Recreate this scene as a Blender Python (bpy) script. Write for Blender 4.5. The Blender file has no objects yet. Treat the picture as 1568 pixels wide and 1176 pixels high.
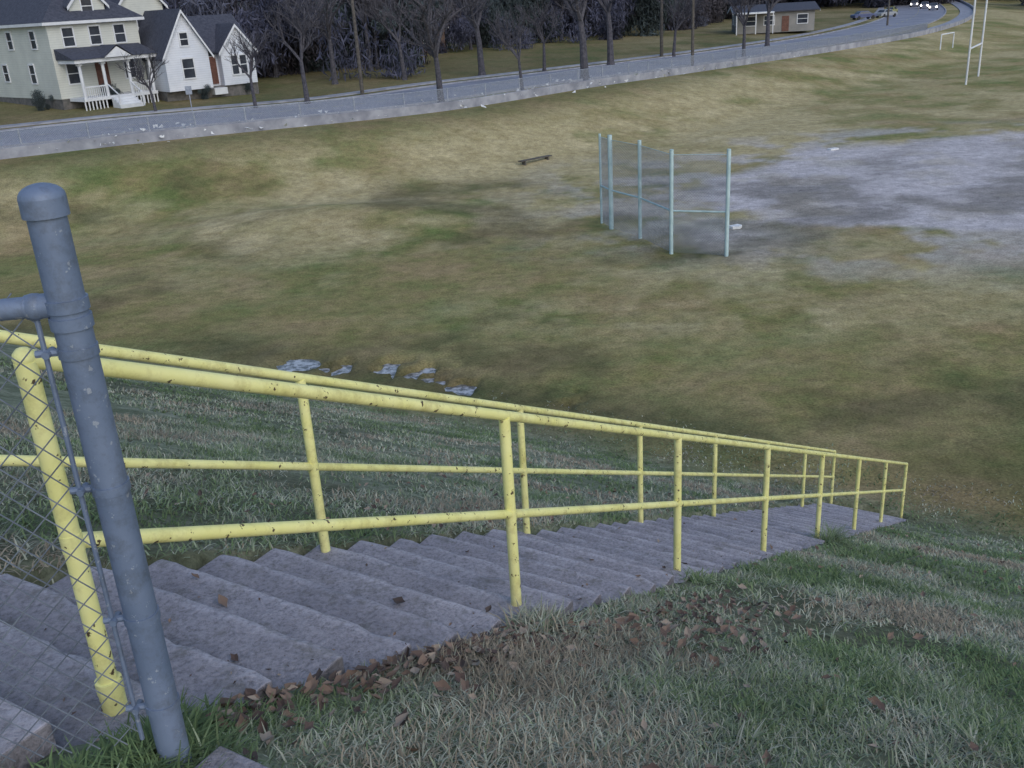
import bpy, math, random
import numpy as np
from mathutils import Vector, Matrix
random.seed(7); rng=np.random.default_rng(7)
Z0=8.95
# ------------------------------------------------------------------ helpers
class MB:
    def __init__(s): s.v=[];s.f=[];s.m=[]
    def add(s,vs,fs,mi=0):
        b=len(s.v); s.v+=[tuple(v) for v in vs]
        for f in fs: s.f.append([b+i for i in f]); s.m.append(mi)
    def box(s,a,b,mi=0):
        x0,y0,z0=a;x1,y1,z1=b
        s.add([(x0,y0,z0),(x1,y0,z0),(x1,y1,z0),(x0,y1,z0),(x0,y0,z1),(x1,y0,z1),(x1,y1,z1),(x0,y1,z1)],
              [(0,3,2,1),(4,5,6,7),(0,1,5,4),(1,2,6,5),(2,3,7,6),(3,0,4,7)],mi)
    def tube(s,p,q,r,n=10,mi=0,r2=None,cap=True):
        p=Vector(p);q=Vector(q);d=(q-p)
        if d.length<1e-6:return
        d.normalize(); a=Vector((0,0,1)) if abs(d.z)<.9 else Vector((1,0,0))
        u=d.cross(a).normalized();w=d.cross(u); r2=r if r2 is None else r2
        vs=[]
        for c,rr in ((p,r),(q,r2)):
            for i in range(n):
                t=2*math.pi*i/n; vs.append(c+(u*math.cos(t)+w*math.sin(t))*rr)
        fs=[(i,(i+1)%n,n+(i+1)%n,n+i) for i in range(n)]
        if cap: fs+=[tuple(range(n))[::-1],tuple(range(n,2*n))]
        s.add(vs,fs,mi)
    def sphere(s,c,r,n=12,mi=0,sz=1,half=False):
        c=Vector(c);vs=[];fs=[];m=6
        for j in range(m+1):
            ph=-math.pi/2+math.pi*j/m
            if half: ph=math.pi/2*j/m
            for i in range(n):
                t=2*math.pi*i/n; vs.append(c+Vector((r*math.cos(ph)*math.cos(t),r*math.cos(ph)*math.sin(t),r*sz*math.sin(ph))))
        for j in range(m):
            for i in range(n): fs.append((j*n+i,j*n+(i+1)%n,(j+1)*n+(i+1)%n,(j+1)*n+i))
        s.add(vs,fs,mi)
    def obj(s,name,mats,parent=None,smooth=False,bevel=0):
        me=bpy.data.meshes.new(name); me.from_pydata(s.v,[],s.f)
        for m in mats: me.materials.append(m)
        me.polygons.foreach_set('material_index',s.m)
        if smooth: me.polygons.foreach_set('use_smooth',[True]*len(s.f))
        me.update(); o=bpy.data.objects.new(name,me); bpy.context.collection.objects.link(o)
        if parent: o.parent=parent
        if bevel:
            b=o.modifiers.new('b','BEVEL'); b.width=bevel; b.segments=2; b.limit_method='ANGLE'
        if smooth:
            e=o.modifiers.new('e','EDGE_SPLIT'); e.split_angle=math.radians(40)
        return o
def empty(name,loc=(0,0,0)):
    o=bpy.data.objects.new(name,None); o.location=loc; bpy.context.collection.objects.link(o); return o
def fastmesh(name,V,F,mats,cols=None,matidx=None):
    me=bpy.data.meshes.new(name); k=F.shape[1]
    me.vertices.add(len(V)); me.vertices.foreach_set('co',V.astype(np.float32).ravel())
    me.loops.add(F.size); me.loops.foreach_set('vertex_index',F.astype(np.int32).ravel())
    me.polygons.add(len(F)); me.polygons.foreach_set('loop_start',np.arange(0,F.size,k,dtype=np.int32))
    try: me.polygons.foreach_set('loop_total',np.full(len(F),k,dtype=np.int32))
    except Exception: pass
    if cols is not None:
        a=me.color_attributes.new('col','FLOAT_COLOR','POINT'); a.data.foreach_set('color',cols.astype(np.float32).ravel())
    for m in mats: me.materials.append(m)
    me.update(calc_edges=True); me.validate()
    o=bpy.data.objects.new(name,me); bpy.context.collection.objects.link(o); return o
tabs={}
def vn(x,y,sc,seed=0):
    if seed not in tabs: tabs[seed]=np.random.default_rng(seed+100).random((256,256))
    T=tabs[seed]; x=np.asarray(x,float)/sc; y=np.asarray(y,float)/sc
    xi=np.floor(x).astype(int);yi=np.floor(y).astype(int);fx=x-xi;fy=y-yi
    fx=fx*fx*(3-2*fx);fy=fy*fy*(3-2*fy); g=lambda a,b:T[a%256,b%256]
    return (g(xi,yi)*(1-fx)+g(xi+1,yi)*fx)*(1-fy)+(g(xi,yi+1)*(1-fx)+g(xi+1,yi+1)*fx)*fy
def fbm(x,y,sc,seed=0): return (vn(x,y,sc,seed)*.5+vn(x,y,sc/2.1,seed+1)*.28+vn(x,y,sc/4.3,seed+2)*.14+vn(x,y,sc/9,seed+3)*.08)
def ss(a,b,x): t=np.clip((x-a)/(b-a),0,1); return t*t*(3-2*t)
P0=np.array([-1.162,2.203]); th=math.radians(31.95); hx,hy=math.sin(th),math.cos(th); nx,ny=-hy,hx
SL=.48; P0z=Z0-1.757; RUN=.34; n_s=.11
# ------------------------------------------------------------------ materials
def nt(name):
    m=bpy.data.materials.new(name); m.use_nodes=True; t=m.node_tree; b=t.nodes['Principled BSDF']; return m,t,b
def noise(t,scale,detail=5,rough=.6,coord='Object',vec=None):
    n=t.nodes.new('ShaderNodeTexNoise'); n.inputs['Scale'].default_value=scale; n.inputs['Detail'].default_value=detail; n.inputs['Roughness'].default_value=rough
    if vec is None:
        c=t.nodes.new('ShaderNodeTexCoord'); vec=c.outputs[coord]
    t.links.new(vec,n.inputs['Vector']); return n.outputs['Fac']
def ramp(t,fac,stops):
    r=t.nodes.new('ShaderNodeValToRGB'); e=r.color_ramp.elements
    while len(e)<len(stops): e.new(.5)
    for i,(p,c) in enumerate(stops):
        e[i].position=p; e[i].color=(*c,1) if len(c)==3 else c
    t.links.new(fac,r.inputs['Fac']); return r.outputs['Color']
def math_(t,op,a,b=None):
    n=t.nodes.new('ShaderNodeMath'); n.operation=op
    for i,c in enumerate((a,b)):
        if c is None: continue
        if isinstance(c,(int,float)): n.inputs[i].default_value=c
        else: t.links.new(c,n.inputs[i])
    return n.outputs[0]
def mix(t,fac,a,b,bt='MIX'):
    m=t.nodes.new('ShaderNodeMix'); m.data_type='RGBA'; m.blend_type=bt
    if isinstance(fac,(int,float)): m.inputs[0].default_value=fac
    else: t.links.new(fac,m.inputs[0])
    for i,c in ((6,a),(7,b)):
        if isinstance(c,tuple): m.inputs[i].default_value=(*c,1)
        else: t.links.new(c,m.inputs[i])
    return m.outputs[2]
def bump(t,b,h,strength=.4,dist=.02):
    n=t.nodes.new('ShaderNodeBump'); n.inputs['Strength'].default_value=strength; n.inputs['Distance'].default_value=dist
    t.links.new(h,n.inputs['Height']); t.links.new(n.outputs['Normal'],b.inputs['Normal'])
def simple(name,c1,c2,scale=3,rough=.8,metal=0,bs=0,detail=4,lo=.35,hi=.65):
    m,t,b=nt(name); f=noise(t,scale,detail); col=ramp(t,f,[(lo,c1),(hi,c2)]); t.links.new(col,b.inputs['Base Color'])
    b.inputs['Roughness'].default_value=rough; b.inputs['Metallic'].default_value=metal
    if bs: bump(t,b,f,bs)
    return m
def speck(name,base,base2,spot,scale,th,rough,bs=.3,scale2=2,metal=0):
    m,t,b=nt(name); f=noise(t,scale2,4); c=ramp(t,f,[(.35,base),(.65,base2)])
    f2=noise(t,scale,3,.7); k=ramp(t,f2,[(th,(0,0,0)),(th+.03,(1,1,1))]); col=mix(t,k,c,spot)
    f3=noise(t,scale*.35,5,.75); k3=ramp(t,f3,[(.48,(1,1,1)),(.74,(.66,.62,.56))]); col=mix(t,1.,col,k3,'MULTIPLY')
    t.links.new(col,b.inputs['Base Color']); b.inputs['Roughness'].default_value=rough; b.inputs['Metallic'].default_value=metal
    bump(t,b,f2,bs,.004); return m
M={}
M['rail']=speck('yellow_rail_paint',(.83,.80,.31),(.90,.87,.41),(.09,.06,.035),22,.635,.55,scale2=5)
M['galv']=speck('galvanised_steel',(.13,.175,.27),(.18,.23,.34),(.30,.34,.42),45,.64,.55,scale2=4,metal=.15)
M['wire']=simple('wire_grey',(.26,.29,.36),(.40,.43,.50),8,.5,.2)
M['wired']=simple('wire_dark',(.12,.14,.18),(.24,.27,.32),8,.5,.3)
M['teal']=simple('backstop_paint',(.38,.52,.55),(.52,.66,.69),3,.6)
M['white']=simple('white_paint',(.62,.64,.69),(.74,.76,.80),1.5,.6)
M['shingle']=simple('roof_shingle',(.04,.045,.068),(.075,.08,.11),5,.9,bs=.5)
M['glass']=simple('window_glass',(.03,.035,.05),(.06,.07,.09),.8,.08)
M['door']=simple('door_wood',(.10,.04,.03),(.16,.07,.05),4,.6)
M['found']=simple('foundation',(.10,.10,.10),(.18,.17,.17),3,.9)
M['bark']=simple('bark',(.045,.045,.058),(.105,.10,.12),6,.95,bs=.5)  # bark lifted to bluish grey, haze put into the base colour
M['pole']=simple('pole_wood',(.07,.06,.055),(.13,.12,.11),5,.9)
M['trash']=simple('litter',(.6,.62,.65),(.8,.8,.82),4,.7)
M['curb']=simple('kerb_concrete',(.22,.23,.28),(.38,.39,.45),.9,.9)
M['bulbglow'],t,b=nt('headlight'); b.inputs['Emission Color'].default_value=(1,.95,.85,1); b.inputs['Emission Strength'].default_value=12
def concrete():
    m,t,b=nt('step_concrete'); f=noise(t,2.2,6,.65); c=ramp(t,f,[(.3,(.23,.22,.255)),(.5,(.30,.285,.325)),(.7,(.38,.36,.405))])
    f2=noise(t,48,4,.8); k=ramp(t,f2,[(.3,(.5,.5,.5)),(.5,(1,1,1)),(.7,(1.3,1.3,1.3))]); col=mix(t,1.,c,k,'MULTIPLY')
    f3=noise(t,8,6,.75); k3=ramp(t,f3,[(.52,(0,0,0)),(.66,(.6,.6,.6))]); col=mix(t,k3,col,(.13,.125,.115))
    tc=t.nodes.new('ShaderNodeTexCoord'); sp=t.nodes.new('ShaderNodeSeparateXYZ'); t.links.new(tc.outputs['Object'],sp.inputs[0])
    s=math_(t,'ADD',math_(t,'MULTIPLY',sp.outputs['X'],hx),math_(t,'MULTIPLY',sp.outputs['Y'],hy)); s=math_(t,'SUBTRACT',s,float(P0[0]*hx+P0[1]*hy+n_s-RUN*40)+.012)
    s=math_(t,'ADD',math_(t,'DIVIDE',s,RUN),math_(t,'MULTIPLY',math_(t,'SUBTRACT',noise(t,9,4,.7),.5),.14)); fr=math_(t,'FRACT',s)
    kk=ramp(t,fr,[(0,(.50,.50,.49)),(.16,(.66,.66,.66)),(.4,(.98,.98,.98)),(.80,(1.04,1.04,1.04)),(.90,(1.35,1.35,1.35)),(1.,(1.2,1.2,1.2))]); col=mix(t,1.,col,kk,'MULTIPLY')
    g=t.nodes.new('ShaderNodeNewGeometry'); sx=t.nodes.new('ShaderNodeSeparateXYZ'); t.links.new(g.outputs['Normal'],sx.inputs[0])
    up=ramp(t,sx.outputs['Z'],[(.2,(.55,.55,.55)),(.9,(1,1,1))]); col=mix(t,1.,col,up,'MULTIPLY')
    t.links.new(col,b.inputs['Base Color']); b.inputs['Roughness'].default_value=.93; bump(t,b,f2,.8,.015); return m
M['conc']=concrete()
def asphalt():
    m,t,b=nt('asphalt'); f=noise(t,.25,5); c=ramp(t,f,[(.35,(.20,.21,.265)),(.65,(.29,.30,.365))])
    f2=noise(t,6,4,.8); k=ramp(t,f2,[(.3,(.8,.8,.8)),(.7,(1.15,1.15,1.15))]); c=mix(t,1.,c,k,'MULTIPLY')
    t.links.new(c,b.inputs['Base Color']); b.inputs['Roughness'].default_value=.85; return m
M['road']=asphalt()
def siding(name,c1,c2):
    m,t,b=nt(name); f=noise(t,.8,4); c=ramp(t,f,[(.35,c1),(.65,c2)])
    tc=t.nodes.new('ShaderNodeTexCoord'); s=t.nodes.new('ShaderNodeSeparateXYZ'); t.links.new(tc.outputs['Object'],s.inputs[0])
    fr=math_(t,'FRACT',math_(t,'MULTIPLY',s.outputs['Z'],6.))
    k=ramp(t,fr,[(.0,(.72,.72,.72)),(.18,(1,1,1))]); c=mix(t,1.,c,k,'MULTIPLY')
    t.links.new(c,b.inputs['Base Color']); b.inputs['Roughness'].default_value=.65; bump(t,b,fr,.5,.02); return m
M['cream']=siding('cream_siding',(.58,.60,.57),(.66,.68,.64)); M['wsid']=siding('white_siding',(.66,.70,.79),(.76,.79,.87)); M['beige']=siding('beige_siding',(.22,.22,.22),(.29,.28,.27)); M['brown']=siding('brown_siding',(.12,.08,.07),(.16,.11,.09))
def attrmat(name,rough=.85):
    m,t,b=nt(name); a=t.nodes.new('ShaderNodeAttribute'); a.attribute_name='col'
    t.links.new(a.outputs['Color'],b.inputs['Base Color']); b.inputs['Roughness'].default_value=rough
    b.inputs['Specular IOR Level'].default_value=.2; return m
M['blade']=attrmat('grass_blades'); M['leaf']=attrmat('dry_leaf'); M['foliage']=attrmat('dark_foliage')
def groundmat():
    m,t,b=nt('ground'); a=t.nodes.new('ShaderNodeAttribute'); a.attribute_name='col'
    s=t.nodes.new('ShaderNodeSeparateColor'); t.links.new(a.outputs['Color'],s.inputs[0])
    R,G,B=s.outputs[0],s.outputs[1],s.outputs[2]; A=a.outputs['Alpha']
    n1=noise(t,.2,6,.72); n2=noise(t,2.0,6,.75); n3=noise(t,18,3,.8); n4=noise(t,.7,6,.8)
    olive=ramp(t,n1,[(.36,(.15,.185,.06)),(.5,(.24,.215,.088)),(.64,(.33,.25,.13))])
    straw=ramp(t,n4,[(.35,(.35,.285,.145)),(.65,(.52,.44,.26))])
    col=mix(t,B,olive,straw)
    hill=ramp(t,n2,[(.3,(.13,.155,.09)),(.5,(.18,.20,.135)),(.68,(.26,.265,.20))])
    col=mix(t,G,col,hill)
    grav=ramp(t,n4,[(.3,(.42,.385,.40)),(.7,(.60,.56,.575))])
    col=mix(t,R,col,grav)
    col=mix(t,A,col,(.065,.06,.035))
    k=ramp(t,n2,[(.25,(.6,.6,.6)),(.5,(1,1,1)),(.75,(1.35,1.35,1.35))]); col=mix(t,1.,col,k,'MULTIPLY')
    k=ramp(t,n3,[(.25,(.45,.45,.45)),(.5,(1,1,1)),(.75,(1.5,1.5,1.5))]); col=mix(t,1.,col,k,'MULTIPLY')
    t.links.new(col,b.inputs['Base Color']); b.inputs['Roughness'].default_value=.95; b.inputs['Specular IOR Level'].default_value=.15
    bump(t,b,n2,.4,.1); return m
M['ground']=groundmat()
# ------------------------------------------------------------------ road line and terrain
ctrl=np.array([(-100,14,6.3),(-60,33,6.4),(-26,52,6.42),(-17,56.5,6.42),(-3.7,65,6.75),(7.3,76,6.8),(17,86.5,7.05),(38.6,110,7.5),(57.7,133,7.7),(80,170,7.9),(104,223,8),(140,320,8.),(200,500,8.2)],float)
pl=[]
for i in range(len(ctrl)-1):
    p0=ctrl[max(i-1,0)];p1=ctrl[i];p2=ctrl[i+1];p3=ctrl[min(i+2,len(ctrl)-1)]
    for k in range(14):
        t=k/14; pl.append(.5*((2*p1)+(-p0+p2)*t+(2*p0-5*p1+4*p2-p3)*t*t+(-p0+3*p1-3*p2+p3)*t**3))
pl=np.array(pl)
for _ in range(6): pl[1:-1]=.25*pl[:-2]+.5*pl[1:-1]+.25*pl[2:]
tg=np.gradient(pl[:,:2],axis=0); tg/=np.linalg.norm(tg,axis=1)[:,None]; nm=np.stack([-tg[:,1],tg[:,0]],1)
def sl(x,y): return (x-P0[0])*hx+(y-P0[1])*hy,(x-P0[0])*nx+(y-P0[1])*ny
def xy(s,l): return P0[0]+hx*s+nx*l,P0[1]+hy*s+ny*l
def roadoff(x,y):
    x=np.atleast_1d(np.asarray(x,float)).ravel();y=np.atleast_1d(np.asarray(y,float)).ravel(); off=np.empty(len(x));zr=np.empty(len(x))
    for a in range(0,len(x),20000):
        dx=x[a:a+20000,None]-pl[None,:,0];dy=y[a:a+20000,None]-pl[None,:,1]; i=np.argmin(dx*dx+dy*dy,1); j=np.arange(len(i))
        lt=dx[j,i]*tg[i,0]+dy[j,i]*tg[i,1]; k=np.clip(i+np.sign(lt).astype(int),0,len(pl)-1)
        seg=np.hypot(pl[k,0]-pl[i,0],pl[k,1]-pl[i,1])+1e-9; w=np.clip(np.abs(lt)/seg,0,1)
        zr[a:a+20000]=Z0-(pl[i,2]*(1-w)+pl[k,2]*w); nn=nm[i]*(1-w)[:,None]+nm[k]*w[:,None]
        off[a:a+20000]=dx[j,i]*nn[:,0]+dy[j,i]*nn[:,1]
    return off,zr
def Hf(x,y,corr=True):
    x=np.atleast_1d(np.asarray(x,float));y=np.atleast_1d(np.asarray(y,float)); s,l=sl(x,y)
    hill=P0z-SL*s-.055+.05*ss(.8,1.35,l); top=Z0-1.62
    k=.12; h=np.clip(.5+.5*(top-hill)/k,0,1); hill=top*(1-h)+hill*h-k*h*(1-h)
    field=.25*(fbm(x,y,14,20)-.5)*ss(18,24,s)+.7*np.exp(-((x+8)**2/40+(y-43)**2/9))
    k=.7; h=np.clip(.5+.5*(hill-field)/k,0,1); z=field*(1-h)+hill*h+k*h*(1-h)*.6
    z=z+(fbm(x,y,1.1,30)-.5)*.09*np.where((l<-.25)|(l>1.45),1,0)*ss(-.2,.6,s)
    z=z+.10*np.exp(-((x+.83)**2+(y-1.82)**2)/.05)
    pl_=ss(9.6,11,l)*(1-ss(16.0,17.2,l))+np.exp(-((l-8)/.6)**2)*.6
    z=z-np.exp(-((s-17.0-(vn(l,l*0,1.7,55)-.5)*1.8)/.6)**2)*(.02+.34*ss(.43,.70,fbm(x,y,.55,50)))*np.clip(pl_,0,1)
    if corr: z=z-.27*ss(-.09,.02,l)*(1-ss(1.24,1.33,l))*ss(-.5,-.3,s)*(1-ss(14.6,15.0,s))
    off,zr=roadoff(x,y); off=off.reshape(x.shape);zr=zr.reshape(x.shape)
    b=ss(-13,-.3,off); z=z*(1-b)+zr*b+np.clip(.04*(off-16),0,1.4)
    return z
def h1(x,y): return float(Hf(x,y)[0])
def axis(segs):
    out=[segs[0][0]]
    for a,b,st0,st1 in segs:
        x=a
        while x<b-1e-6:
            st=st0+(st1-st0)*(x-a)/(b-a); x=min(x+st,b); out.append(x)
    return np.array(out)
gx=axis([(-900,-150,150,30),(-150,-40,25,1.6),(-40,-12,1.6,.3),(-12,-4,.3,.09),(-4,9,.09,.09),(9,40,.3,.8),(40,150,1.2,6),(150,900,12,150)])
gy=axis([(-60,-3,10,1.),(-3,0,.5,.1),(0,19,.085,.085),(19,28,.1,.2),(28,70,.35,.7),(70,160,.9,2.5),(160,400,4,20),(400,1500,50,250)])
X,Y=np.meshgrid(gx,gy); Zt=Hf(X,Y); s_,l_=sl(X,Y); off_,_z=roadoff(X,Y); off_=off_.reshape(X.shape)
V=np.stack([X,Y,Zt],-1).reshape(-1,3); ny_,nx_=X.shape
I=np.arange(ny_*nx_).reshape(ny_,nx_); F=np.stack([I[:-1,:-1],I[:-1,1:],I[1:,1:],I[1:,:-1]],-1).reshape(-1,4)
C=np.zeros((ny_,nx_,4))
e=np.sqrt(((X-24.5)/16)**2+((Y-44.2)/12)**2)+(fbm(X,Y,5,60)-.5)*.45
C[...,0]=np.clip((1-ss(.84,1.0,e))*.95*(.78+.22*ss(.35,.55,fbm(X,Y,2.5,62)))+(1-ss(1.0,1.7,e))*.65*ss(.44,.58,fbm(X,Y,2.2,64)),0,1)
bs=np.exp(-(((X-8.2)/3.4)**2+((Y-36.2)/3.2)**2)); C[...,0]=np.maximum(C[...,0],bs*.85*ss(.30,.52,fbm(X,Y,2,66)))
C[...,1]=1-ss(13.5,16.5,s_+(fbm(X,Y,3,70)-.5)*3)
stw=ss(.46,.60,fbm(X,Y,8,80))*.8+ss(.47,.61,fbm(X,Y,2.6,84))*.55
stw*=ss(19,30,s_)*.75+.25
stw+=.5*np.exp(-(((X-3)/14)**2+((Y-60)/9)**2))+.35*np.exp(-(((X-20)/14)**2+((Y-70)/8)**2))+.5*ss(.4,.6,fbm(X,Y,1.5,86))*np.exp(-(((X-5)/7)**2+((Y-28)/4)**2))
C[...,2]=np.clip(stw,0,1)*(1-.7*ss(-8,-2,off_)*(1-ss(10,20,X)))
wet=np.exp(-((s_-16.9)/1.3)**2)*ss(1,4,l_)*(1-ss(18,24,l_))*.6
wet=np.maximum(wet,.7*np.exp(-(((X-7)/3)**2+((Y-33.2)/.9)**2))*ss(.3,.6,fbm(X,Y,1.5,90)))
wet=np.maximum(wet,.50*ss(.52,.68,fbm(X,Y,5,94))*(1-ss(45,60,Y)))
wet=np.maximum(wet,.35*ss(-6,-1,off_)*(1-ss(-1,1,off_))*(1-ss(10,30,X)))
wet=np.maximum(wet,.5*ss(15,17,off_))
wet=np.maximum(wet,.5*np.exp(-((s_-17)/3)**2)*(1-ss(-3,4,l_))*ss(.3,.6,fbm(X,Y,3,98)))
C[...,3]=np.clip(wet,0,1)
g=fastmesh('ground',V,F,[M['ground']],C.reshape(-1,4)); g.data.polygons.foreach_set('use_smooth',[True]*len(F))
def ribbon(name,o0,o1,za,mat,i0=0,i1=None,skirt=.3,dash=0):
    mb=MB(); i1=i1 or len(pl)
    q=pl[i0:i1];n=nm[i0:i1]
    if dash:
        for k in range(0,len(q)-1,2):
            a,b=q[k],q[k]+(q[k+1]-q[k])*.8
            mb.add([(a[0]+n[k][0]*o0,a[1]+n[k][1]*o0,Z0-a[2]+za),(b[0]+n[k][0]*o0,b[1]+n[k][1]*o0,Z0-b[2]+za),(b[0]+n[k][0]*o1,b[1]+n[k][1]*o1,Z0-b[2]+za),(a[0]+n[k][0]*o1,a[1]+n[k][1]*o1,Z0-a[2]+za)],[(0,1,2,3)])
        return mb.obj(name,[mat])
    vs=[]
    for p,m in zip(q,n):
        z=Z0-p[2]+za
        for o,zz in ((o0,z-skirt),(o0,z),(o1,z),(o1,z-skirt)): vs.append((p[0]+m[0]*o,p[1]+m[1]*o,zz))
    fs=[]
    for k in range(len(q)-1):
        for j in range(3): fs.append((4*k+j,4*k+4+j,4*k+5+j,4*k+1+j))
    mb.add(vs,fs); return mb.obj(name,[mat])
ribbon('road',5.2,15.2,.06,M['road'])
ribbon('pavement',.35,2.6,.12,M['curb'])
ribbon('retaining_wall',-.05,.2,.55,M['curb'],skirt=1.2)
ribbon('kerb',5.0,5.2,.17,M['curb']); ribbon('kerb',15.2,15.4,.17,M['curb'])
ribbon('pavement',17.5,18.8,.16,M['curb'])
ribbon('road_marking',10.15,10.3,.065,simple('line_paint',(.35,.32,.16),(.45,.42,.22),3,.8),dash=1)
# ------------------------------------------------------------------ stairs
mb=MB()
def slab(mb,s0,s1,l0,l1,z0,z1,mi=0):
    c=[xy(s0,l0),xy(s1,l0),xy(s1,l1),xy(s0,l1)]
    mb.add([(a,b,z0) for a,b in c]+[(a,b,z1) for a,b in c],[(0,1,2,3),(4,7,6,5),(0,4,5,1),(1,5,6,2),(2,6,7,3),(3,7,4,0)],mi)
def step(mb,s0,s1,l0,l1,z0,z1):
    K=16; vs=[]
    for j in range(K+1):
        l=l0+(l1-l0)*j/K; dj=random.gauss(0,.003); dz=-abs(random.gauss(0,.002))
        if random.random()<.07: dj-=random.uniform(.006,.02); dz-=.006
        if j in (0,K): dj-=random.uniform(.0,.015); dz-=random.uniform(0,.005)
        a=xy(s0,l);b=xy(s1+dj,l);bm=xy(s1+dj-.025,l); c=xy(s1+dj*.4+.002,l)
        vs+=[(*a,z0),(*a,z1-.004),(*bm,z1+random.gauss(0,.001)),(*b,z1+dz-.004),(*c,z0)]
    fs=[]
    for j in range(K):
        for i in range(4): fs.append((5*j+i,5*j+i+1,5*j+i+6,5*j+i+5))
    fs+=[(4,3,2,1,0),tuple(5*K+i for i in range(5))]
    mb.add(vs,fs)
for k in range(43):
    n=n_s+RUN*k; zt=P0z-SL*n+random.uniform(-.006,.006)+(.03 if k<12 else 0); j=random.uniform(-.02,.02)
    step(mb,n-RUN-.05,n+random.uniform(-.008,.008),-.13+j,1.27+random.uniform(-.02,.02),zt-.34,zt)
slab(mb,-2.6,-.23,-.10,1.6,P0z-.3,P0z+.15)
slab(mb,-1.1,-.10,-1.0,-.56,P0z-.2,P0z+.16)
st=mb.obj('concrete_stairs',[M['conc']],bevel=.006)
# ------------------------------------------------------------------ handrails
SP=2.342*math.cos(math.radians(25.64)); DZ=2.342*math.sin(math.radians(25.64)); RH=1.02; RM=.515
def handrail(lat,ds,n,first):
    e=empty('metal_handrail')
    pts=[]
    for i in range(n):
        x,y=xy(ds+SP*i,lat); pts.append(Vector((x,y,P0z-DZ/SP*(ds+SP*i))))
    up=Vector((0,0,1)); po=MB()
    for i,p in enumerate(pts):
        po.tube(p-up*.14,p+up*(RH-.01),.0265,14)
    ra=MB()
    for hgt,r in ((RH,.0235),(RM,.0215)):
        a=pts[0]+up*hgt; b=pts[-1]+up*hgt; ra.tube(a,b,r,16)
        ra.sphere(a,.0275,14); ra.sphere(b,.0275,14)
    jo=MB()
    for i,p in enumerate(pts):
        jo.tube(p+up*(RM-.03),p+up*(RM+.022),.0285,14)
    p=pts[0]; jo.tube(p+up*.035,p+up*.075,.036,18); jo.tube(p-up*.03,p+up*.035,.034,18)
    po.obj('posts',[M['rail']],e,True); ra.obj('rails',[M['rail']],e,True); jo.obj('weld_collars',[M['rail']],e,True)
handrail(0,0,8,True); handrail(1.197,-.025,8,False)
# ------------------------------------------------------------------ chain-link fence beside camera
def linkpanel(mb,o,d,L,z0,z1,sp,r,n=4):
    o=Vector(o);d=Vector(d).normalized();pn=Vector((-d.y,d.x,0)); H=z1-z0
    for sgn in (1,-1):
        c=-H if sgn>0 else 0
        while c<(L if sgn>0 else L+H):
            xa,xb=c,c+sgn*H
            t0,t1=0.,1.
            for bound,cmpf in ((0,1),(L,-1)):
                pa=(xa-bound)*cmpf;pb=(xb-bound)*cmpf
                if pa<0 and pb<0: t0=2;break
                if pa<0: t0=max(t0,-pa/(pb-pa))
                if pb<0: t1=min(t1,pa/(pa-pb))
            if t1-t0>.02:
                A=o+d*(xa+(xb-xa)*t0)+Vector((0,0,z0+H*t0))+pn*r*sgn; Bv=o+d*(xa+(xb-xa)*t1)+Vector((0,0,z0+H*t1))+pn*r*sgn
                mb.tube(A,Bv,r,n,cap=False)
            c+=sp
G=Vector((-.843,1.805,0)); gz=Z0-1.575; gt=gz+1.30
f=empty('chain_link_fence'); m=MB()
m.tube(G+Vector((0,0,gz-.3)),G+Vector((0,0,gt-.05)),.0355,24)
m.tube(G+Vector((0,0,gt-.055)),G+Vector((0,0,gt-.02)),.042,24); m.sphere(G+Vector((0,0,gt-.02)),.042,24,sz=.62,half=True)
for zz in (1.075,1.04,): m.tube(G+Vector((0,0,gz+zz-.012)),G+Vector((0,0,gz+zz+.012)),.040,24)
m.obj('terminal_post',[M['galv']],f,True)
fd=Vector((-.99,-.13,0)).normalized(); m=MB(); rz=gz+1.075
m.tube(G+fd*.03+Vector((0,0,rz)),G+fd*.075+Vector((0,0,rz)),.024,14); m.tube(G+fd*.06+Vector((0,0,rz)),G+fd*3+Vector((0,0,rz)),.021,14)
m.sphere(G+fd*.06+Vector((0,0,rz)),.027,14)
m.tube(G+fd*.062+Vector((0,0,gz+.03)),G+fd*.062+Vector((0,0,rz-.01)),.0055,8)
for zz in (.12,.36,.68,.98):
    c=G+Vector((0,0,gz+zz)); m.tube(c-Vector((0,0,.010)),c+Vector((0,0,.010)),.0385,20)
    m.tube(c+fd*.03,c+fd*.08,.008,8); m.tube(c+fd*.055+Vector((0,-.018,0)),c+fd*.055+Vector((0,.018,0)),.008,8)
m.tube(G+fd*3+Vector((0,0,gz-.2)),G+fd*3+Vector((0,0,gt)),.0365,16)
m.obj('top_rail_and_bands',[M['galv']],f,True)
m=MB(); linkpanel(m,G+fd*.065,fd,2.9,gz+.02,rz+.03,.062,.0015,5); m.obj('mesh_fabric',[M['wired']],f,True)
# ------------------------------------------------------------------ backstop
bp=[(4.36,38.2),(5.25,36.4),(5.98,33.8),(7.75,32.9)]
f=empty('baseball_backstop'); m=MB(); w=MB()
for i,(x,y) in enumerate(bp):
    z=h1(x,y); m.tube((x,y,z-.3),(x,y,z+3.68),.07 if i else .09,10)
m.tube((4.1,39.4,h1(4,39.4)),(4.1,39.4,h1(4,39.4)+3.6),.05,10)
bq=[(4.1,39.4)]+bp
for a,b in zip(bq[:-1],bq[1:]):
    za,zb=h1(*a),h1(*b)
    m.tube((*a,za+1.55),(*b,zb+1.55),.035,8); m.tube((*a,za+3.5),(*b,zb+3.5),.010,6)
    L=math.hypot(b[0]-a[0],b[1]-a[1]); linkpanel(w,(*a,0),(b[0]-a[0],b[1]-a[1],0),L,(za+zb)/2+.05,(za+zb)/2+3.5,.10,.0058,3)
m.obj('posts_and_rails',[M['teal']],f,True); w.obj('mesh_fabric',[M['wire']],f)
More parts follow.
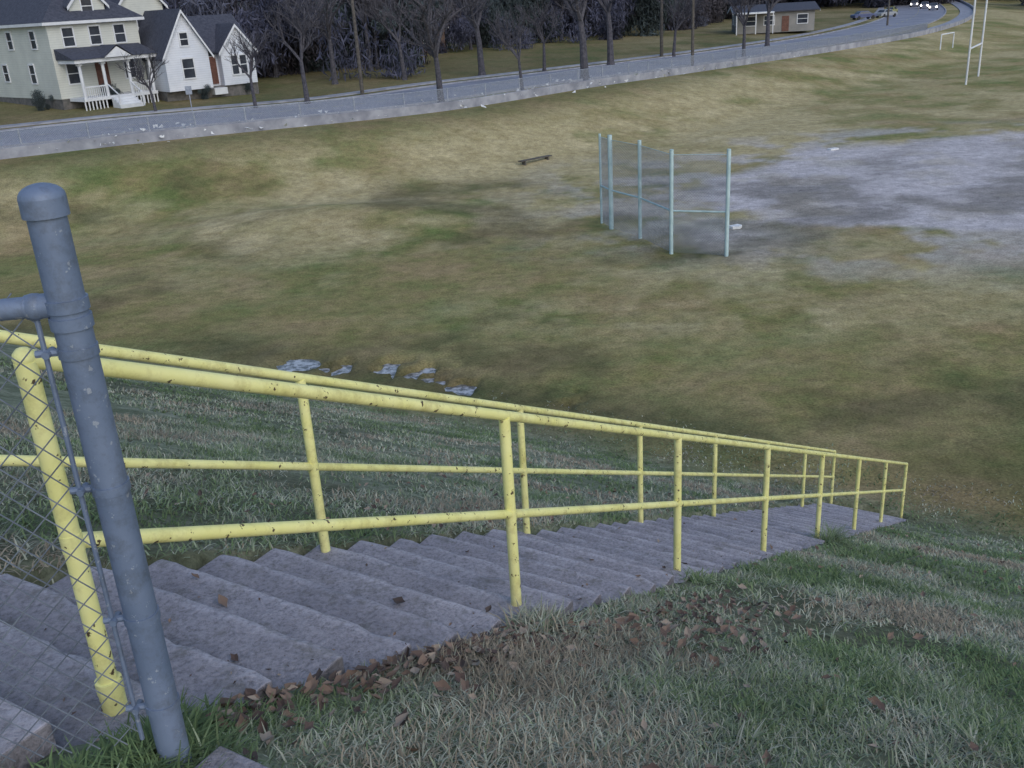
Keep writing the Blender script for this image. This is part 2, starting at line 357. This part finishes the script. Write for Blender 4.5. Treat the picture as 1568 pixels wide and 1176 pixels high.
def plate(name,x,y,r,pts):
    m=MB(); z=h1(x,y)+.05; n=len(pts); c,s=math.cos(.5),math.sin(.5)
    P=[(x+r*(a*c-b*s),y+r*(a*s+b*c)) for a,b in pts]
    m.add([(a,b,z-.05) for a,b in P]+[(a,b,z+.05) for a,b in P],[tuple(range(n,2*n))]+[(i,(i+1)%n,n+(i+1)%n,n+i) for i in range(n)]); m.obj(name,[M['trash']],bevel=.01)
plate('home_plate',9.1,37.2,.24,[(-1,-.4),(0,-1),(1,-.4),(1,.7),(-1,.7)])
plate('pitcher_plate',18.6,54.4,.3,[(-1,-.5),(1,-.5),(1,.5),(-1,.5)])
# ------------------------------------------------------------------ goals
m=MB()
a=(38.8,82.3);b=(42.4,87.8)
for p in (a,b): z=h1(*p); m.tube((*p,z-.2),(*p,z+8.5),.08,10)
m.tube((*a,2.75),(*b,2.75),.08,10); m.obj('football_goalpost',[M['white']],None,True)
m=MB(); a=(49.5,112);b=(52.0,114.5)
for p in (a,b): m.tube((*p,h1(*p)-.1),(*p,2.2),.07,8)
m.tube((*a,2.2),(*b,2.2),.07,8); m.obj('soccer_goal',[M['white']],None,True)
# bench
m=MB(); x0,y0,x1,y1=1.2,54.6,3.0,56.4; L=math.hypot(x1-x0,y1-y0)
m.box((0,-.14,.26),(L,.14,.31))
for q in (.3,L-.35): m.box((q,-.13,0),(q+.08,.12,.258))
o=m.obj('wooden_bench',[M['pole']]); o.location=(x0,y0,h1(2,55.5)-.05); o.rotation_euler=(0,.02,math.atan2(y1-y0,x1-x0))
# ------------------------------------------------------------------ roadside fence, sign, poles, litter
f=empty('chain_link_fence'); m=MB(); w=MB()
i0=14; i1=14*8
seg=pl[i0:i1]; sn=nm[i0:i1]
fp=[(p[0]+n[0]*.28,p[1]+n[1]*.28,Z0-p[2]) for p,n in zip(seg,sn)]
acc=0
for a,b in zip(fp[:-1],fp[1:]):
    m.tube((a[0],a[1],a[2]+1.35),(b[0],b[1],b[2]+1.35),.022,5); L=math.hypot(b[0]-a[0],b[1]-a[1]); acc+=L
    linkpanel(w,(a[0],a[1],0),(b[0]-a[0],b[1]-a[1],0),L,a[2]+.3,a[2]+1.32,.11,.010,3)
    if acc>2.6: acc=0; m.tube((a[0],a[1],a[2]-.2),(a[0],a[1],a[2]+1.4),.045,6)
m.obj('posts_and_rail',[M['wire']],f); w.obj('mesh_fabric',[M['wire']],f)
m=MB()
for k in range(240):
    i=random.randint(26,95); o=random.choice([random.uniform(-.9,-.1),random.uniform(.3,.8),random.uniform(1,6)]); x=pl[i,0]+nm[i,0]*o+random.uniform(-1.5,1.5)*tg[i,0]; y=pl[i,1]+nm[i,1]*o+random.uniform(-1.5,1.5)*tg[i,1]
    z=h1(x,y)+random.uniform(.1,.6)*(1 if .3<o<1 else .2)+.1; r=random.uniform(.05,.22)
    pts=[Vector((x,y,z))+Vector((random.uniform(-1,1),random.uniform(-1,1),random.uniform(-.3,1)))*r for _ in range(5)]
    m.add(pts,[(0,1,2),(0,2,3),(0,3,4),(1,2,3)])
m.obj('litter',[M['trash']])
m=MB(); z=h1(-19.3,64.4); m.tube((-19.3,64.4,z),(-19.3,64.4,z+2.3),.03,8); m.box((-19.5,64.35,z+1.8),(-19.1,64.38,z+2.3)); m.obj('street_sign',[M['wire']])
def upole(x,y,h=11,r=.16):
    m=MB(); z=h1(x,y); m.tube((x,y,z-.3),(x,y,z+h),r,10,0,r*.7); m.box((x-1.2,y-.06,z+h-1),(x+1.2,y+.06,z+h-.86)); 
    for q in (-1,-.4,.4,1): m.tube((x+q,y,z+h-.86),(x+q,y,z+h-.7),.04,6)
    m.obj('utility_pole',[M['pole']])
upole(-10.6,81.6); upole(19,114,12,.2); upole(18.3,92.8,11,.15); upole(62,160)
# ------------------------------------------------------------------ houses
def win(mb,x,z,w,h,y,axis='y',sgn=-1,x0=0):
    def B(a0,a1,z0,z1,d,mi):
        lo,hi=sorted((y,y+sgn*d))
        if axis=='y': mb.box((a0,lo,z0),(a1,hi,z1),mi)
        else: mb.box((lo,a0,z0),(hi,a1,z1),mi)
    B(x-w/2,x+w/2,z,z+h,.02,3)
    B(x-w/2-.1,x-w/2,z-.1,z+h+.1,.06,2);B(x+w/2,x+w/2+.1,z-.1,z+h+.1,.06,2)
    B(x-w/2,x+w/2,z+h,z+h+.12,.07,2);B(x-w/2,x+w/2,z-.1,z,.08,2);B(x-w/2,x+w/2,z+h/2-.03,z+h/2+.03,.045,2)
def gable(mb,x0,x1,y0,y1,z0,ze,zp,axis='y',ov=.35,th=.14,wm=0,rm=1):
    if axis=='y':
        xm=(x0+x1)/2; P=[(x0,z0),(x1,z0),(x1,ze),(xm,zp),(x0,ze)]
        f=lambda a,b,c:(a,c,b); A0,A1=y0,y1; h0,h1_,hm=x0,x1,xm
    else:
        ym=(y0+y1)/2; P=[(y0,z0),(y1,z0),(y1,ze),(ym,zp),(y0,ze)]
        f=lambda a,b,c:(c,a,b); A0,A1=x0,x1; h0,h1_,hm=y0,y1,ym
    vs=[f(a,b,A0) for a,b in P]+[f(a,b,A1) for a,b in P]
    mb.add(vs,[(0,1,2,3,4),(5,9,8,7,6),(0,5,6,1),(1,6,7,2),(4,9,5,0)],wm)
    k=(zp-ze)/(hm-h0)
    for hs,sg in ((h0,-1),(h1_,1)):
        ho=hs+sg*ov; zo=ze-k*ov
        q=[(ho,zo+.02),(hm,zp+.02),(hm,zp+.02+th),(ho,zo+.02+th)]
        vs=[f(a,b,A0-ov) for a,b in q]+[f(a,b,A1+ov) for a,b in q]
        mb.add(vs,[(0,1,2,3),(4,7,6,5),(0,4,5,1),(1,5,6,2),(2,6,7,3),(3,7,4,0)],rm)
        for A,s2 in ((A0-ov,-1),(A1+ov,1)):
            q=[(ho,zo-.14),(hm,zp-.14),(hm,zp+.1),(ho,zo+.1)]
            vs=[f(a,b,A) for a,b in q]+[f(a,b,A+s2*.04) for a,b in q]
            mb.add(vs,[(0,1,2,3),(4,7,6,5),(0,4,5,1),(1,5,6,2),(2,6,7,3),(3,7,4,0)],2)
def place(mb,name,mats,x,y,ang,dz=0):
    e=empty(name,(x,y,h1(x,y)+dz)); e.rotation_euler=(0,0,ang)
    parts={0:'walls',1:'roof',2:'trim',3:'windows',4:'door',5:'foundation'}
    for mi,nme in parts.items():
        sub=MB()
        for f,mm in zip(mb.f,mb.m):
            if mm==mi: sub.add([mb.v[i] for i in f],[tuple(range(len(f)))])
        if sub.f: sub.obj(nme,[mats[mi]],e)
    return e
def mats(w): return [M[w],M['shingle'],M['white'],M['glass'],M['door'],M['found']]
A=MB(); W_,D_=7.2,13.
A.box((0.05,.05,-1),(W_-.05,D_-.05,.65),5)
A.box((0,0,.65),(W_,D_,6.05),0)
ov=.45; zt=6.07
A.add([(-ov,-ov,zt),(W_+ov,-ov,zt),(W_+ov,D_+ov,zt),(-ov,D_+ov,zt),(W_/2,3.4,zt+3.1),(W_/2,D_-3.4,zt+3.1)],[(0,1,4),(1,2,5,4),(2,3,5),(3,0,4,5)],1)
A.box((-ov,-ov,zt-.22),(W_+ov,-ov+.06,zt-.01),2);A.box((-ov,-ov+.07,zt-.22),(-ov+.06,D_+ov,zt-.01),2)
A.box((-ov+.07,-ov+.07,zt-.06),(W_+ov,D_+ov,zt-.01),2)
gable(A,2.2,5.0,.4,4,6.2,7.2,8.7,'y',.25); win(A,3.6,6.6,.8,.9,.4)
gable(A,W_+.02,W_+4.,2.6,11,.65,7.0,9.2,'y',.3); A.box((W_+.1,2.7,-1),(W_+3.9,10.9,.65),5)
for x in (1.5,3.6,5.6): win(A,x,4.35,.8,1.25,0)
for x in (1.3,5.9): win(A,x,1.7,.85,1.4,0)
win(A,9.1,4.6,.8,1.3,2.6); win(A,9.1,1.8,.9,1.4,2.6)
for yv,zv,hv in ((2.5,4.3,1.2),(6.5,4.3,1.2),(10.5,4.3,1.2),(3.8,1.8,1.3),(8.5,1.9,1.2)): win(A,yv,zv,.8,hv,0,'x',-1)
A.box((3.1,-.05,.9),(4.1,-.002,3.0),4)
A.box((.6,-2.3,.45),(6.6,-.01,.68),2)
A.box((.3,-2.6,3.15),(6.9,-.01,3.4),2)
A.add([(.2,-2.75,3.42),(7.,-2.75,3.42),(7.,0,4.2),(.2,0,4.2)],[(0,1,2,3)],1)
A.add([(.2,-2.75,3.42),(.2,0,3.42),(.2,0,4.2)],[(0,1,2)],1)
A.add([(2.5,-2.85,3.42),(4.7,-2.85,3.42),(3.6,-2.85,4.15)],[(0,1,2)],2)
A.add([(2.4,-2.95,3.42),(3.6,-2.95,4.28),(3.6,-.6,4.28),(2.4,-.6,3.5)],[(0,1,2,3)],1);A.add([(4.8,-2.95,3.42),(3.6,-2.95,4.28),(3.6,-.6,4.28),(4.8,-.6,3.5)],[(0,1,2,3)],1)
for x in (.8,2.6,4.6,6.4):
    A.tube((x,-2.15,.68),(x,-2.15,3.15),.12,10,2); A.box((x-.17,-2.32,2.98),(x+.17,-1.98,3.14),2)
for x0,x1 in ((.9,2.5),(4.7,6.3)):
    A.box((x0,-2.2,1.4),(x1,-2.1,1.5),2)
    q=x0
    while q<x1: A.box((q,-2.17,.68),(q+.05,-2.13,1.4),2); q+=.16
for k in range(4): A.box((2.7,-2.35-.3*(k+1),-.4),(4.5,-2.35-.3*k,.55-.17*k),2)
for x in (2.65,4.55): A.tube((x,-2.3,1.5),(x,-3.6,.8),.05,8,2); A.tube((x,-3.6,-.2),(x,-3.6,.85),.06,8,2)
for q in np.arange(.6,6.6,.28):
    if not 2.5<q<4.6: A.box((q,-2.25,-.5),(q+.09,-2.2,.45),2)
ang=math.radians(48)
place(A,'cream_house',mats('cream'),-32.3,76.,ang,.12)
B=MB()
B.box((0.05,.05,-1),(7.9,8,.4),5)
gable(B,0,3.6,-.8,8,.4,3.2,6.2,'y',.3)
gable(B,3.62,8,0.6,7,.4,3.1,5.6,'x',.3)
gable(B,4.9,7.8,-.2,3,.4,3.1,4.9,'y',.25)
win(B,1.8,1.3,.9,1.4,-.8); win(B,1.8,3.7,.6,.9,-.8); win(B,6.0,1.2,.55,1.4,-.2); win(B,6.75,1.2,.55,1.4,-.2)
win(B,1.8,1.4,.8,1.3,0,'x',-1); win(B,5,1.4,.8,1.3,0,'x',-1)
B.box((3.85,.52,.55),(4.75,.597,2.65),4); B.box((3.75,-.6,-.2),(4.85,.5,.3),2); B.box((3.7,.5,2.65),(4.88,.59,2.8),2)
place(B,'white_house',mats('wsid'),-25.5,79.2,math.radians(40),.35)
Cc=MB(); gable(Cc,0,11,0,8,0,2.9,3.7,'x',.6); 
for x in (2,4.6,9.3): win(Cc,x,1.1,1.4,1.2,0)
Cc.box((6.4,-.06,.1),(7.4,-.003,2.2),4); Cc.box((-.4,-2.4,2.75),(5.,-.62,2.95),2); 
for x in (-.3,2.4,4.8): Cc.box((x,-2.35,0),(x+.12,-2.23,2.75),2)
for yv in (2,5.5): win(Cc,yv,1.2,1.1,1.1,0,'x',-1)
place(Cc,'bungalow_house',mats('beige'),36.0,150,math.radians(-8))
Dd=MB(); gable(Dd,0,9,0,8,0,3.,5.6,'x',.4); 
for x in (2,6.5): win(Dd,x,1.1,1.1,1.3,0)
Dd.box((3.9,-.06,.1),(4.8,-.003,2.2),4)
place(Dd,'brown_house',mats('brown'),-13,122,math.radians(35))
# ------------------------------------------------------------------ cars
def car(x,y,ang,col,lights=False,name='parked_car'):
    e=empty(name,(x,y,h1(x,y)+.06)); e.rotation_euler=(0,0,ang)
    body=simple('car_paint',col,tuple(c*1.1 for c in col),2,.3); m=MB()
    prof=[(-2.2,.35),(-2.2,.75),(-2.1,.9),(-1.5,.95),(-1.0,1.4),(.5,1.42),(1.1,.98),(2.0,.85),(2.2,.65),(2.2,.35)]
    n=len(prof); vs=[(a,-.85 if b<1 else -.68,b) for a,b in prof]+[(a,.85 if b<1 else .68,b) for a,b in prof]
    m.add(vs,[tuple(range(n)),tuple(range(n,2*n))[::-1]]+[(i,n+i,n+(i+1)%n,(i+1)%n) for i in range(n)]); m.obj('body',[body],e,bevel=.05)
    w=MB()
    for sx in (-1,1):
        w.add([(-1.3,sx*.858,.96),(.95,sx*.858,.98),(.45,sx*.735,1.34),(-.95,sx*.735,1.33)],[(0,1,2,3)])
    w.add([(1.12,-.72,1.0),(1.12,.72,1.0),(.56,.6,1.38),(.56,-.6,1.38)],[(0,1,2,3)]); w.add([(-1.53,-.72,1.0),(-1.53,.72,1.0),(-1.06,.6,1.36),(-1.06,-.6,1.36)],[(0,1,2,3)])
    w.obj('windows',[M['glass']],e)
    t=MB()
    for a in (-1.4,1.4):
        for b in (-.86,.66): t.tube((a,b,.33),(a,b+.2,.33),.33,16)
    t.obj('wheels',[simple('tyre',(.02,.02,.02),(.03,.03,.03))],e)
    l=MB()
    for b in (-.65,.65): l.sphere((2.2,b,.68),.16,8)
    l.obj('headlights',[M['bulbglow'] if lights else M['glass']],e)
car(68,187,.2,(.08,.1,.2)); car(74,192,.5,(.3,.32,.35)); car(80,205,1.,(.30,.3,.1))
for x,y in ((92.3,214),(95.5,226),(99,240)): car(x,y,math.radians(-115),(.15,.15,.18),True,'car')
# ------------------------------------------------------------------ trees
def tree_mesh(name,H=11,r=.22,seed=0,depth=5,low=2.2):
    rd=random.Random(seed); m=MB()
    def grow(p,d,L,r,lev):
        n=3; q=p
        for k in range(n):
            d2=(d+Vector((rd.uniform(-1,1),rd.uniform(-1,1),rd.uniform(-.4,.8)))*(.06 if lev==0 else .16)).normalized()
            q2=q+d2*L/n; ra=r*(1-.35*k/n); rb=r*(1-.35*(k+1)/n)
            m.tube(q,q2,ra,8 if lev==0 else (5 if lev<3 else 3),0,rb,cap=False); q=q2; d=d2
            if lev>0 and lev<depth and rd.random()<.75:
                side=Vector((rd.uniform(-1,1),rd.uniform(-1,1),rd.uniform(-.2,.6))).normalized()
                grow(q,(d*.6+side).normalized(),L*rd.uniform(.45,.7),rb*.5,lev+1)
        if lev<depth:
            for _ in range(rd.choice((2,3)) if lev else 5):
                side=Vector((rd.uniform(-1,1),rd.uniform(-1,1),rd.uniform(-.1,.5))).normalized()
                grow(q,(d+side*.85).normalized(),L*rd.uniform(.6,.85),r*.58,lev+1)
    m.tube((0,0,-.3),(0,0,.3),r*1.5,8,0,r*1.05,cap=False)
    grow(Vector((0,0,.2)),Vector((0,0,1)),low,r,0)
    me=bpy.data.meshes.new(name); me.from_pydata(m.v,[],m.f); me.materials.append(M['bark']); me.update()
    return me
TM=[tree_mesh('bare_tree_mesh',seed=i,depth=4,low=l,r=r) for i,(l,r) in enumerate(((2.6,.2),(3.2,.26),(2.2,.17),(3.6,.3)))]
def put(me,name,x,y,sc,parent=None,z=None):
    o=bpy.data.objects.new(name,me); bpy.context.collection.objects.link(o); o.location=(x,y,h1(x,y) if z is None else z); o.scale=(sc,sc,sc*random.uniform(.95,1.15)); o.rotation_euler=(0,0,random.uniform(0,6.3))
    if parent: o.parent=parent
for i,(x,y,s) in enumerate([(-14,75.7,1),(-3.7,70,.95),(2.15,75.9,.85),(7.6,83.8,1.2),(-17.4,73.5,.7),(-24.5,73,.45),(-8,92,1.2),(12,103,1.2),(26,105,1),(33,122,1.1),(-37,71,.7),(-1,95,1.1),(5,98,.9),(-14,90,1.0),(20,112,1.1)]):
    put(TM[i%4],'bare_tree',x,y,s)
def clump(name,n,seed,dark,hgt=1.):
    r=np.random.default_rng(seed)
    K=11; cen=np.stack([r.normal(0,.45,K),r.normal(0,.45,K),r.uniform(.05,.95,K)*hgt],1); rad=r.uniform(.15,.38,K)
    k=r.integers(0,K,n); d=r.normal(size=(n,3)); d/=np.linalg.norm(d,axis=1)[:,None]
    P=cen[k]+d*(rad[k]*r.uniform(.4,1.2,n))[:,None]; P[:,2]=np.maximum(P[:,2],0)
    a=r.normal(size=(n,3))*np.array([.5,.5,1]);a/=np.linalg.norm(a,axis=1)[:,None];b=np.cross(a,r.normal(size=(n,3)));b/=np.linalg.norm(b,axis=1)[:,None]
    sz=r.uniform(.01,.03,n)[:,None]; a=a*sz*2.6;b=b*sz*.4
    Vv=np.stack([P-a,P+b,P+a,P-b],1).reshape(-1,3); Ff=np.arange(4*n).reshape(n,4)
    base=np.array(dark)*(.5+1.1*r.random(K))[k][:,None]*(.75+.5*r.random(n))[:,None]
    cc=np.repeat(np.concatenate([base,np.ones((n,1))],1),4,0)
    o=fastmesh(name,Vv,Ff,[M['foliage']],cc); me=o.data; bpy.data.objects.remove(o); return me
CM=[clump('brush_mesh',6500,i,c) for i,c in enumerate([(.070,.075,.105),(.060,.078,.085),(.082,.076,.092),(.068,.072,.11)])]  # bluish lift in these brush colours stands in for distance haze
dt=empty('distant_trees')
for k in range(280):
    i=random.randint(14*2,14*11); o=random.choice([random.uniform(32,46),random.uniform(42,75)]); 
    if i>14*6: o+=8
    x=pl[i,0]+nm[i,0]*o; y=pl[i,1]+nm[i,1]*o
    if math.hypot(x-42,y-152)<13 or (x<-22 and y<97): continue
    if 14<math.degrees(math.atan2(x,y))<17.5 and y<150: continue
    if random.random()<.5: put(random.choice(TM),'bare_tree_part',x,y,random.uniform(.8,1.4),dt)
    else: put(random.choice(CM),'brush_part',x,y,random.uniform(4,9),dt)
for k in range(45):
    x=random.uniform(-75,-18); y=random.uniform(100,125); put(random.choice(CM),'brush_part',x,y,random.uniform(7,13),dt)
for k in range(80):
    t=random.random(); x=122+t*130+random.uniform(-8,8); y=215+t*30+random.uniform(-15,15); put(random.choice(CM),'brush_part',x,y,random.uniform(6,12),dt)
for k in range(90):
    x=random.uniform(-60,160); y=random.uniform(240,330); put(random.choice(CM),'brush_part',x,y,random.uniform(14,22),dt)
for nme,x,y,sc in (('bush',-29.0,78.0,1.3),('bush',-20.5,84,1.2),('bush',-34,76.5,1.1),('bush',-23,80.5,.8)): put(CM[1],nme,x,y,sc)
# ------------------------------------------------------------------ puddles
m=MB()
c=[xy(15.2,6.8),xy(19,6.8),xy(19,19.2),xy(15.2,19.2)]
m.add([(a,b,-.15) for a,b in c],[(0,1,2,3)])
mt,t,b=nt('ice_water'); f=noise(t,5,5,.7); cc=ramp(t,f,[(.44,(.10,.10,.10)),(.58,(.50,.51,.55))]); t.links.new(cc,b.inputs['Base Color']); b.inputs['Roughness'].default_value=.28; bump(t,b,f,.3,.02)
m.obj('icy_puddle',[mt])
# ------------------------------------------------------------------ grass blades
def blades(name,x,y,Lr,wr,seed,green=.5):
    r=np.random.default_rng(seed); n=len(x); z=Hf(x,y)-.004
    L=r.uniform(*Lr,n)*(.4+1.0*fbm(x,y,.45,120)); w=r.uniform(*wr,n)
    a=r.uniform(0,2*np.pi,n); lean=r.uniform(.4,1.35,n)
    dx=np.cos(a)*.9+hx*.3;dy=np.sin(a)*.9+hy*.3; nn=np.hypot(dx,dy);dx/=nn;dy/=nn
    px,py=-dy,dx
    P=np.stack([x,y,z],1); D=np.stack([dx*np.sin(lean),dy*np.sin(lean),np.cos(lean)],1); l2=np.minimum(lean+.5,1.75); D2=np.stack([dx*np.sin(l2),dy*np.sin(l2),np.cos(l2)],1)
    Wv=np.stack([px,py,np.zeros(n)],1)*w[:,None]/2
    m1=P+D*(L*.55)[:,None]; tp=m1+D2*(L*.5)[:,None]
    Vv=np.stack([P-Wv,P+Wv,m1+Wv*.8,m1-Wv*.8,tp+Wv*.15,tp-Wv*.15],1).reshape(-1,3)
    b=np.arange(n)[:,None]*6; Ff=np.concatenate([b+np.array([[0,1,2,3]]),b+np.array([[3,2,4,5]])])
    pal=np.array([(.11,.165,.075),(.15,.205,.105),(.22,.265,.18),(.33,.345,.28),(.27,.235,.18)])
    pn=.48+(fbm(x,y,1.1,130)-.5)*1.5+r.normal(0,.12,n); k=np.clip(((pn-.12)/.76*5).astype(int),0,4)
    c=pal[k]*(.7+.6*r.random(n))[:,None]*(.6+.8*fbm(x,y,.6,135))[:,None]; cc=np.repeat(np.concatenate([c,np.ones((n,1))],1),6,0)
    o=fastmesh(name,Vv,Ff,[M['blade']],cc); return o
def samp(n,s0,s1,l0,l1,seed):
    r=np.random.default_rng(seed); s=r.uniform(s0,s1,n); l=r.uniform(l0,l1,n); x,y=xy(s,l)
    ok=((l<-.14-.02*r.random(n))|(l>1.30))|(s>14.7)
    ok&=~((s<-.10)&(l>-1.0)&(l<-.56)&(s>-1.1)); ok&=~((s<-.2)&(l>-.12)&(l<1.62))
    ok&=(y>.7)&(np.abs(x/np.maximum(y,.1))<.85)
    ok&=r.random(n)<1-.97*ss(15.5,17.2,s+(fbm(x,y,2,140)-.5)*2)
    ok&=r.random(n)>.85*ss(.55,.68,fbm(x,y,.8,150))
    return x[ok],y[ok]
ge=empty('grass')
for j,(n,a,Lr,wr) in enumerate([(72000,(-.6,3.2,-2.6,-.14),(.03,.08),(.003,.0065)),(66000,(2.4,7,-5.5,-.14),(.035,.08),(.005,.010)),(46000,(6,12,-9,1),(.04,.08),(.008,.016)),(30000,(11.5,17.5,-14,10),(.04,.085),(.012,.026)),(58000,(-.5,7,1.3,7),(.04,.08),(.005,.011)),(42000,(6,15,1.3,15),(.05,.085),(.01,.022))]):
    x,y=samp(n,*a,200+j); o=blades('blades',x,y,Lr,wr,300+j); o.parent=ge
def tuft(s,l,n,R,Lr,seed):
    r=np.random.default_rng(seed); x,y=xy(s,l); q=np.clip(np.abs(r.normal(0,R,n)),0,R*2.2); a=r.uniform(0,6.28,n); o=blades('tuft',x+q*np.cos(a),y+q*np.sin(a),Lr,(.004,.009),seed); o.parent=ge
tuft(2.0,-.2,700,.09,(.07,.19),1); tuft(8.45,-.15,500,.12,(.1,.28),2); tuft(-.18,-.42,700,.1,(.06,.16),3); tuft(0.05,-.2,300,.08,(.05,.1),4); tuft(4.2,-.16,300,.1,(.06,.16),5); tuft(-.15,-.62,200,.06,(.05,.1),6); tuft(-.3,-.3,400,.09,(.04,.1),7); tuft(-.25,-.5,500,.08,(.06,.15),8)
for q in range(40): tuft(random.uniform(.5,9),-.3-abs(random.gauss(0,1.6)),90,.05,(.06,.14),20+q)
# ------------------------------------------------------------------ fallen leaves
m=MB(); cols=[]
def leaf(s,l,on_step=False,big=1):
    x,y=xy(s,l); z=h1(x,y)+random.uniform(.015,.05)
    if on_step: k=math.ceil((s-n_s)/RUN); z=P0z-SL*(n_s+RUN*k)+.014+(.03 if k<12 else 0)
    r=random.uniform(.012,.030)*big; M3=Matrix.Rotation(random.uniform(0,6.3),3,'Z')@Matrix.Rotation(random.uniform(-.7,.7),3,'X')@Matrix.Rotation(random.uniform(-.6,.6),3,'Y')
    P=[(0,-1.3,.1),(.55,-.5,.25),(.8,.2,.35),(.35,.6,.15),(0,1.3,.3),(-.4,.6,.1),(-.75,.1,.3),(-.5,-.55,.2),(0,0,-.12)]
    vs=[Vector((x,y,z))+M3@(Vector(p)*r) for p in P]; m.add(vs,[(i,(i+1)%8,8) for i in range(8)])
    c=random.choice([(.12,.085,.075),(.17,.12,.095),(.22,.16,.13),(.09,.07,.065),(.30,.25,.21)]); cols.extend([(*c,1)]*9)
for _ in range(330): leaf(random.uniform(.1,2.2),-.14-abs(random.gauss(0,.15)))
for _ in range(190): leaf(random.gauss(3.0,.5),-.35-abs(random.gauss(0,.32)))
for _ in range(220): leaf(random.uniform(-.2,12),-.2-abs(random.gauss(0,1.6)))
for _ in range(200): leaf(random.uniform(2,10),1.35+abs(random.gauss(0,1.3)))
for _ in range(50): leaf(random.uniform(.2,10),random.uniform(-.05,1.2),True)
for _ in range(300): leaf(random.uniform(-.2,12),random.choice([random.uniform(-.1,1.22),-.1+abs(random.gauss(0,.12))]),True,.3)
o=m.obj('fallen_leaves',[M['leaf']]); a=o.data.color_attributes.new('col','FLOAT_COLOR','POINT'); a.data.foreach_set('color',np.array(cols,dtype=np.float32).ravel())
# ------------------------------------------------------------------ light
w=bpy.data.worlds.new('World'); bpy.context.scene.world=w; w.use_nodes=True; t=w.node_tree; bg=t.nodes['Background']
AZ,EL=math.radians(152),math.radians(35)
sky=t.nodes.new('ShaderNodeTexSky'); sky.sky_type='NISHITA'; sky.sun_disc=False; sky.sun_elevation=EL; sky.sun_rotation=AZ; sky.air_density=1.5; sky.dust_density=2.5; sky.ozone_density=4.5
t.links.new(sky.outputs[0],bg.inputs[0]); bg.inputs[1].default_value=.15
sun=bpy.data.lights.new('sun','SUN'); sun.energy=.65; sun.angle=math.radians(60); sun.color=(1,.98,.94); so=bpy.data.objects.new('sun',sun); bpy.context.collection.objects.link(so)
d=Vector((-math.sin(AZ)*math.cos(EL),-math.cos(AZ)*math.cos(EL),-math.sin(EL))); so.rotation_euler=d.to_track_quat('-Z','Y').to_euler()
# ------------------------------------------------------------------ camera
cam=bpy.data.cameras.new('camera'); co=bpy.data.objects.new('camera',cam); bpy.context.collection.objects.link(co); bpy.context.scene.camera=co
p,r=math.radians(21.83),math.radians(3.56)
fw=Vector((0,math.cos(p),-math.sin(p))); ri=Vector((1,0,0)); dn=Vector((0,-math.sin(p),-math.cos(p)))
r2=ri*math.cos(r)+dn*math.sin(r); d2=-ri*math.sin(r)+dn*math.cos(r)
R=Matrix((( r2.x,-d2.x,-fw.x),(r2.y,-d2.y,-fw.y),(r2.z,-d2.z,-fw.z)))
co.matrix_world=Matrix.Translation((0,0,Z0))@R.to_4x4()
cam.sensor_width=36; cam.lens=1483.8/1568*36; cam.clip_start=.05; cam.clip_end=3000
vs=bpy.context.scene.view_settings; vs.view_transform='Standard'; vs.look='None'; vs.exposure=0
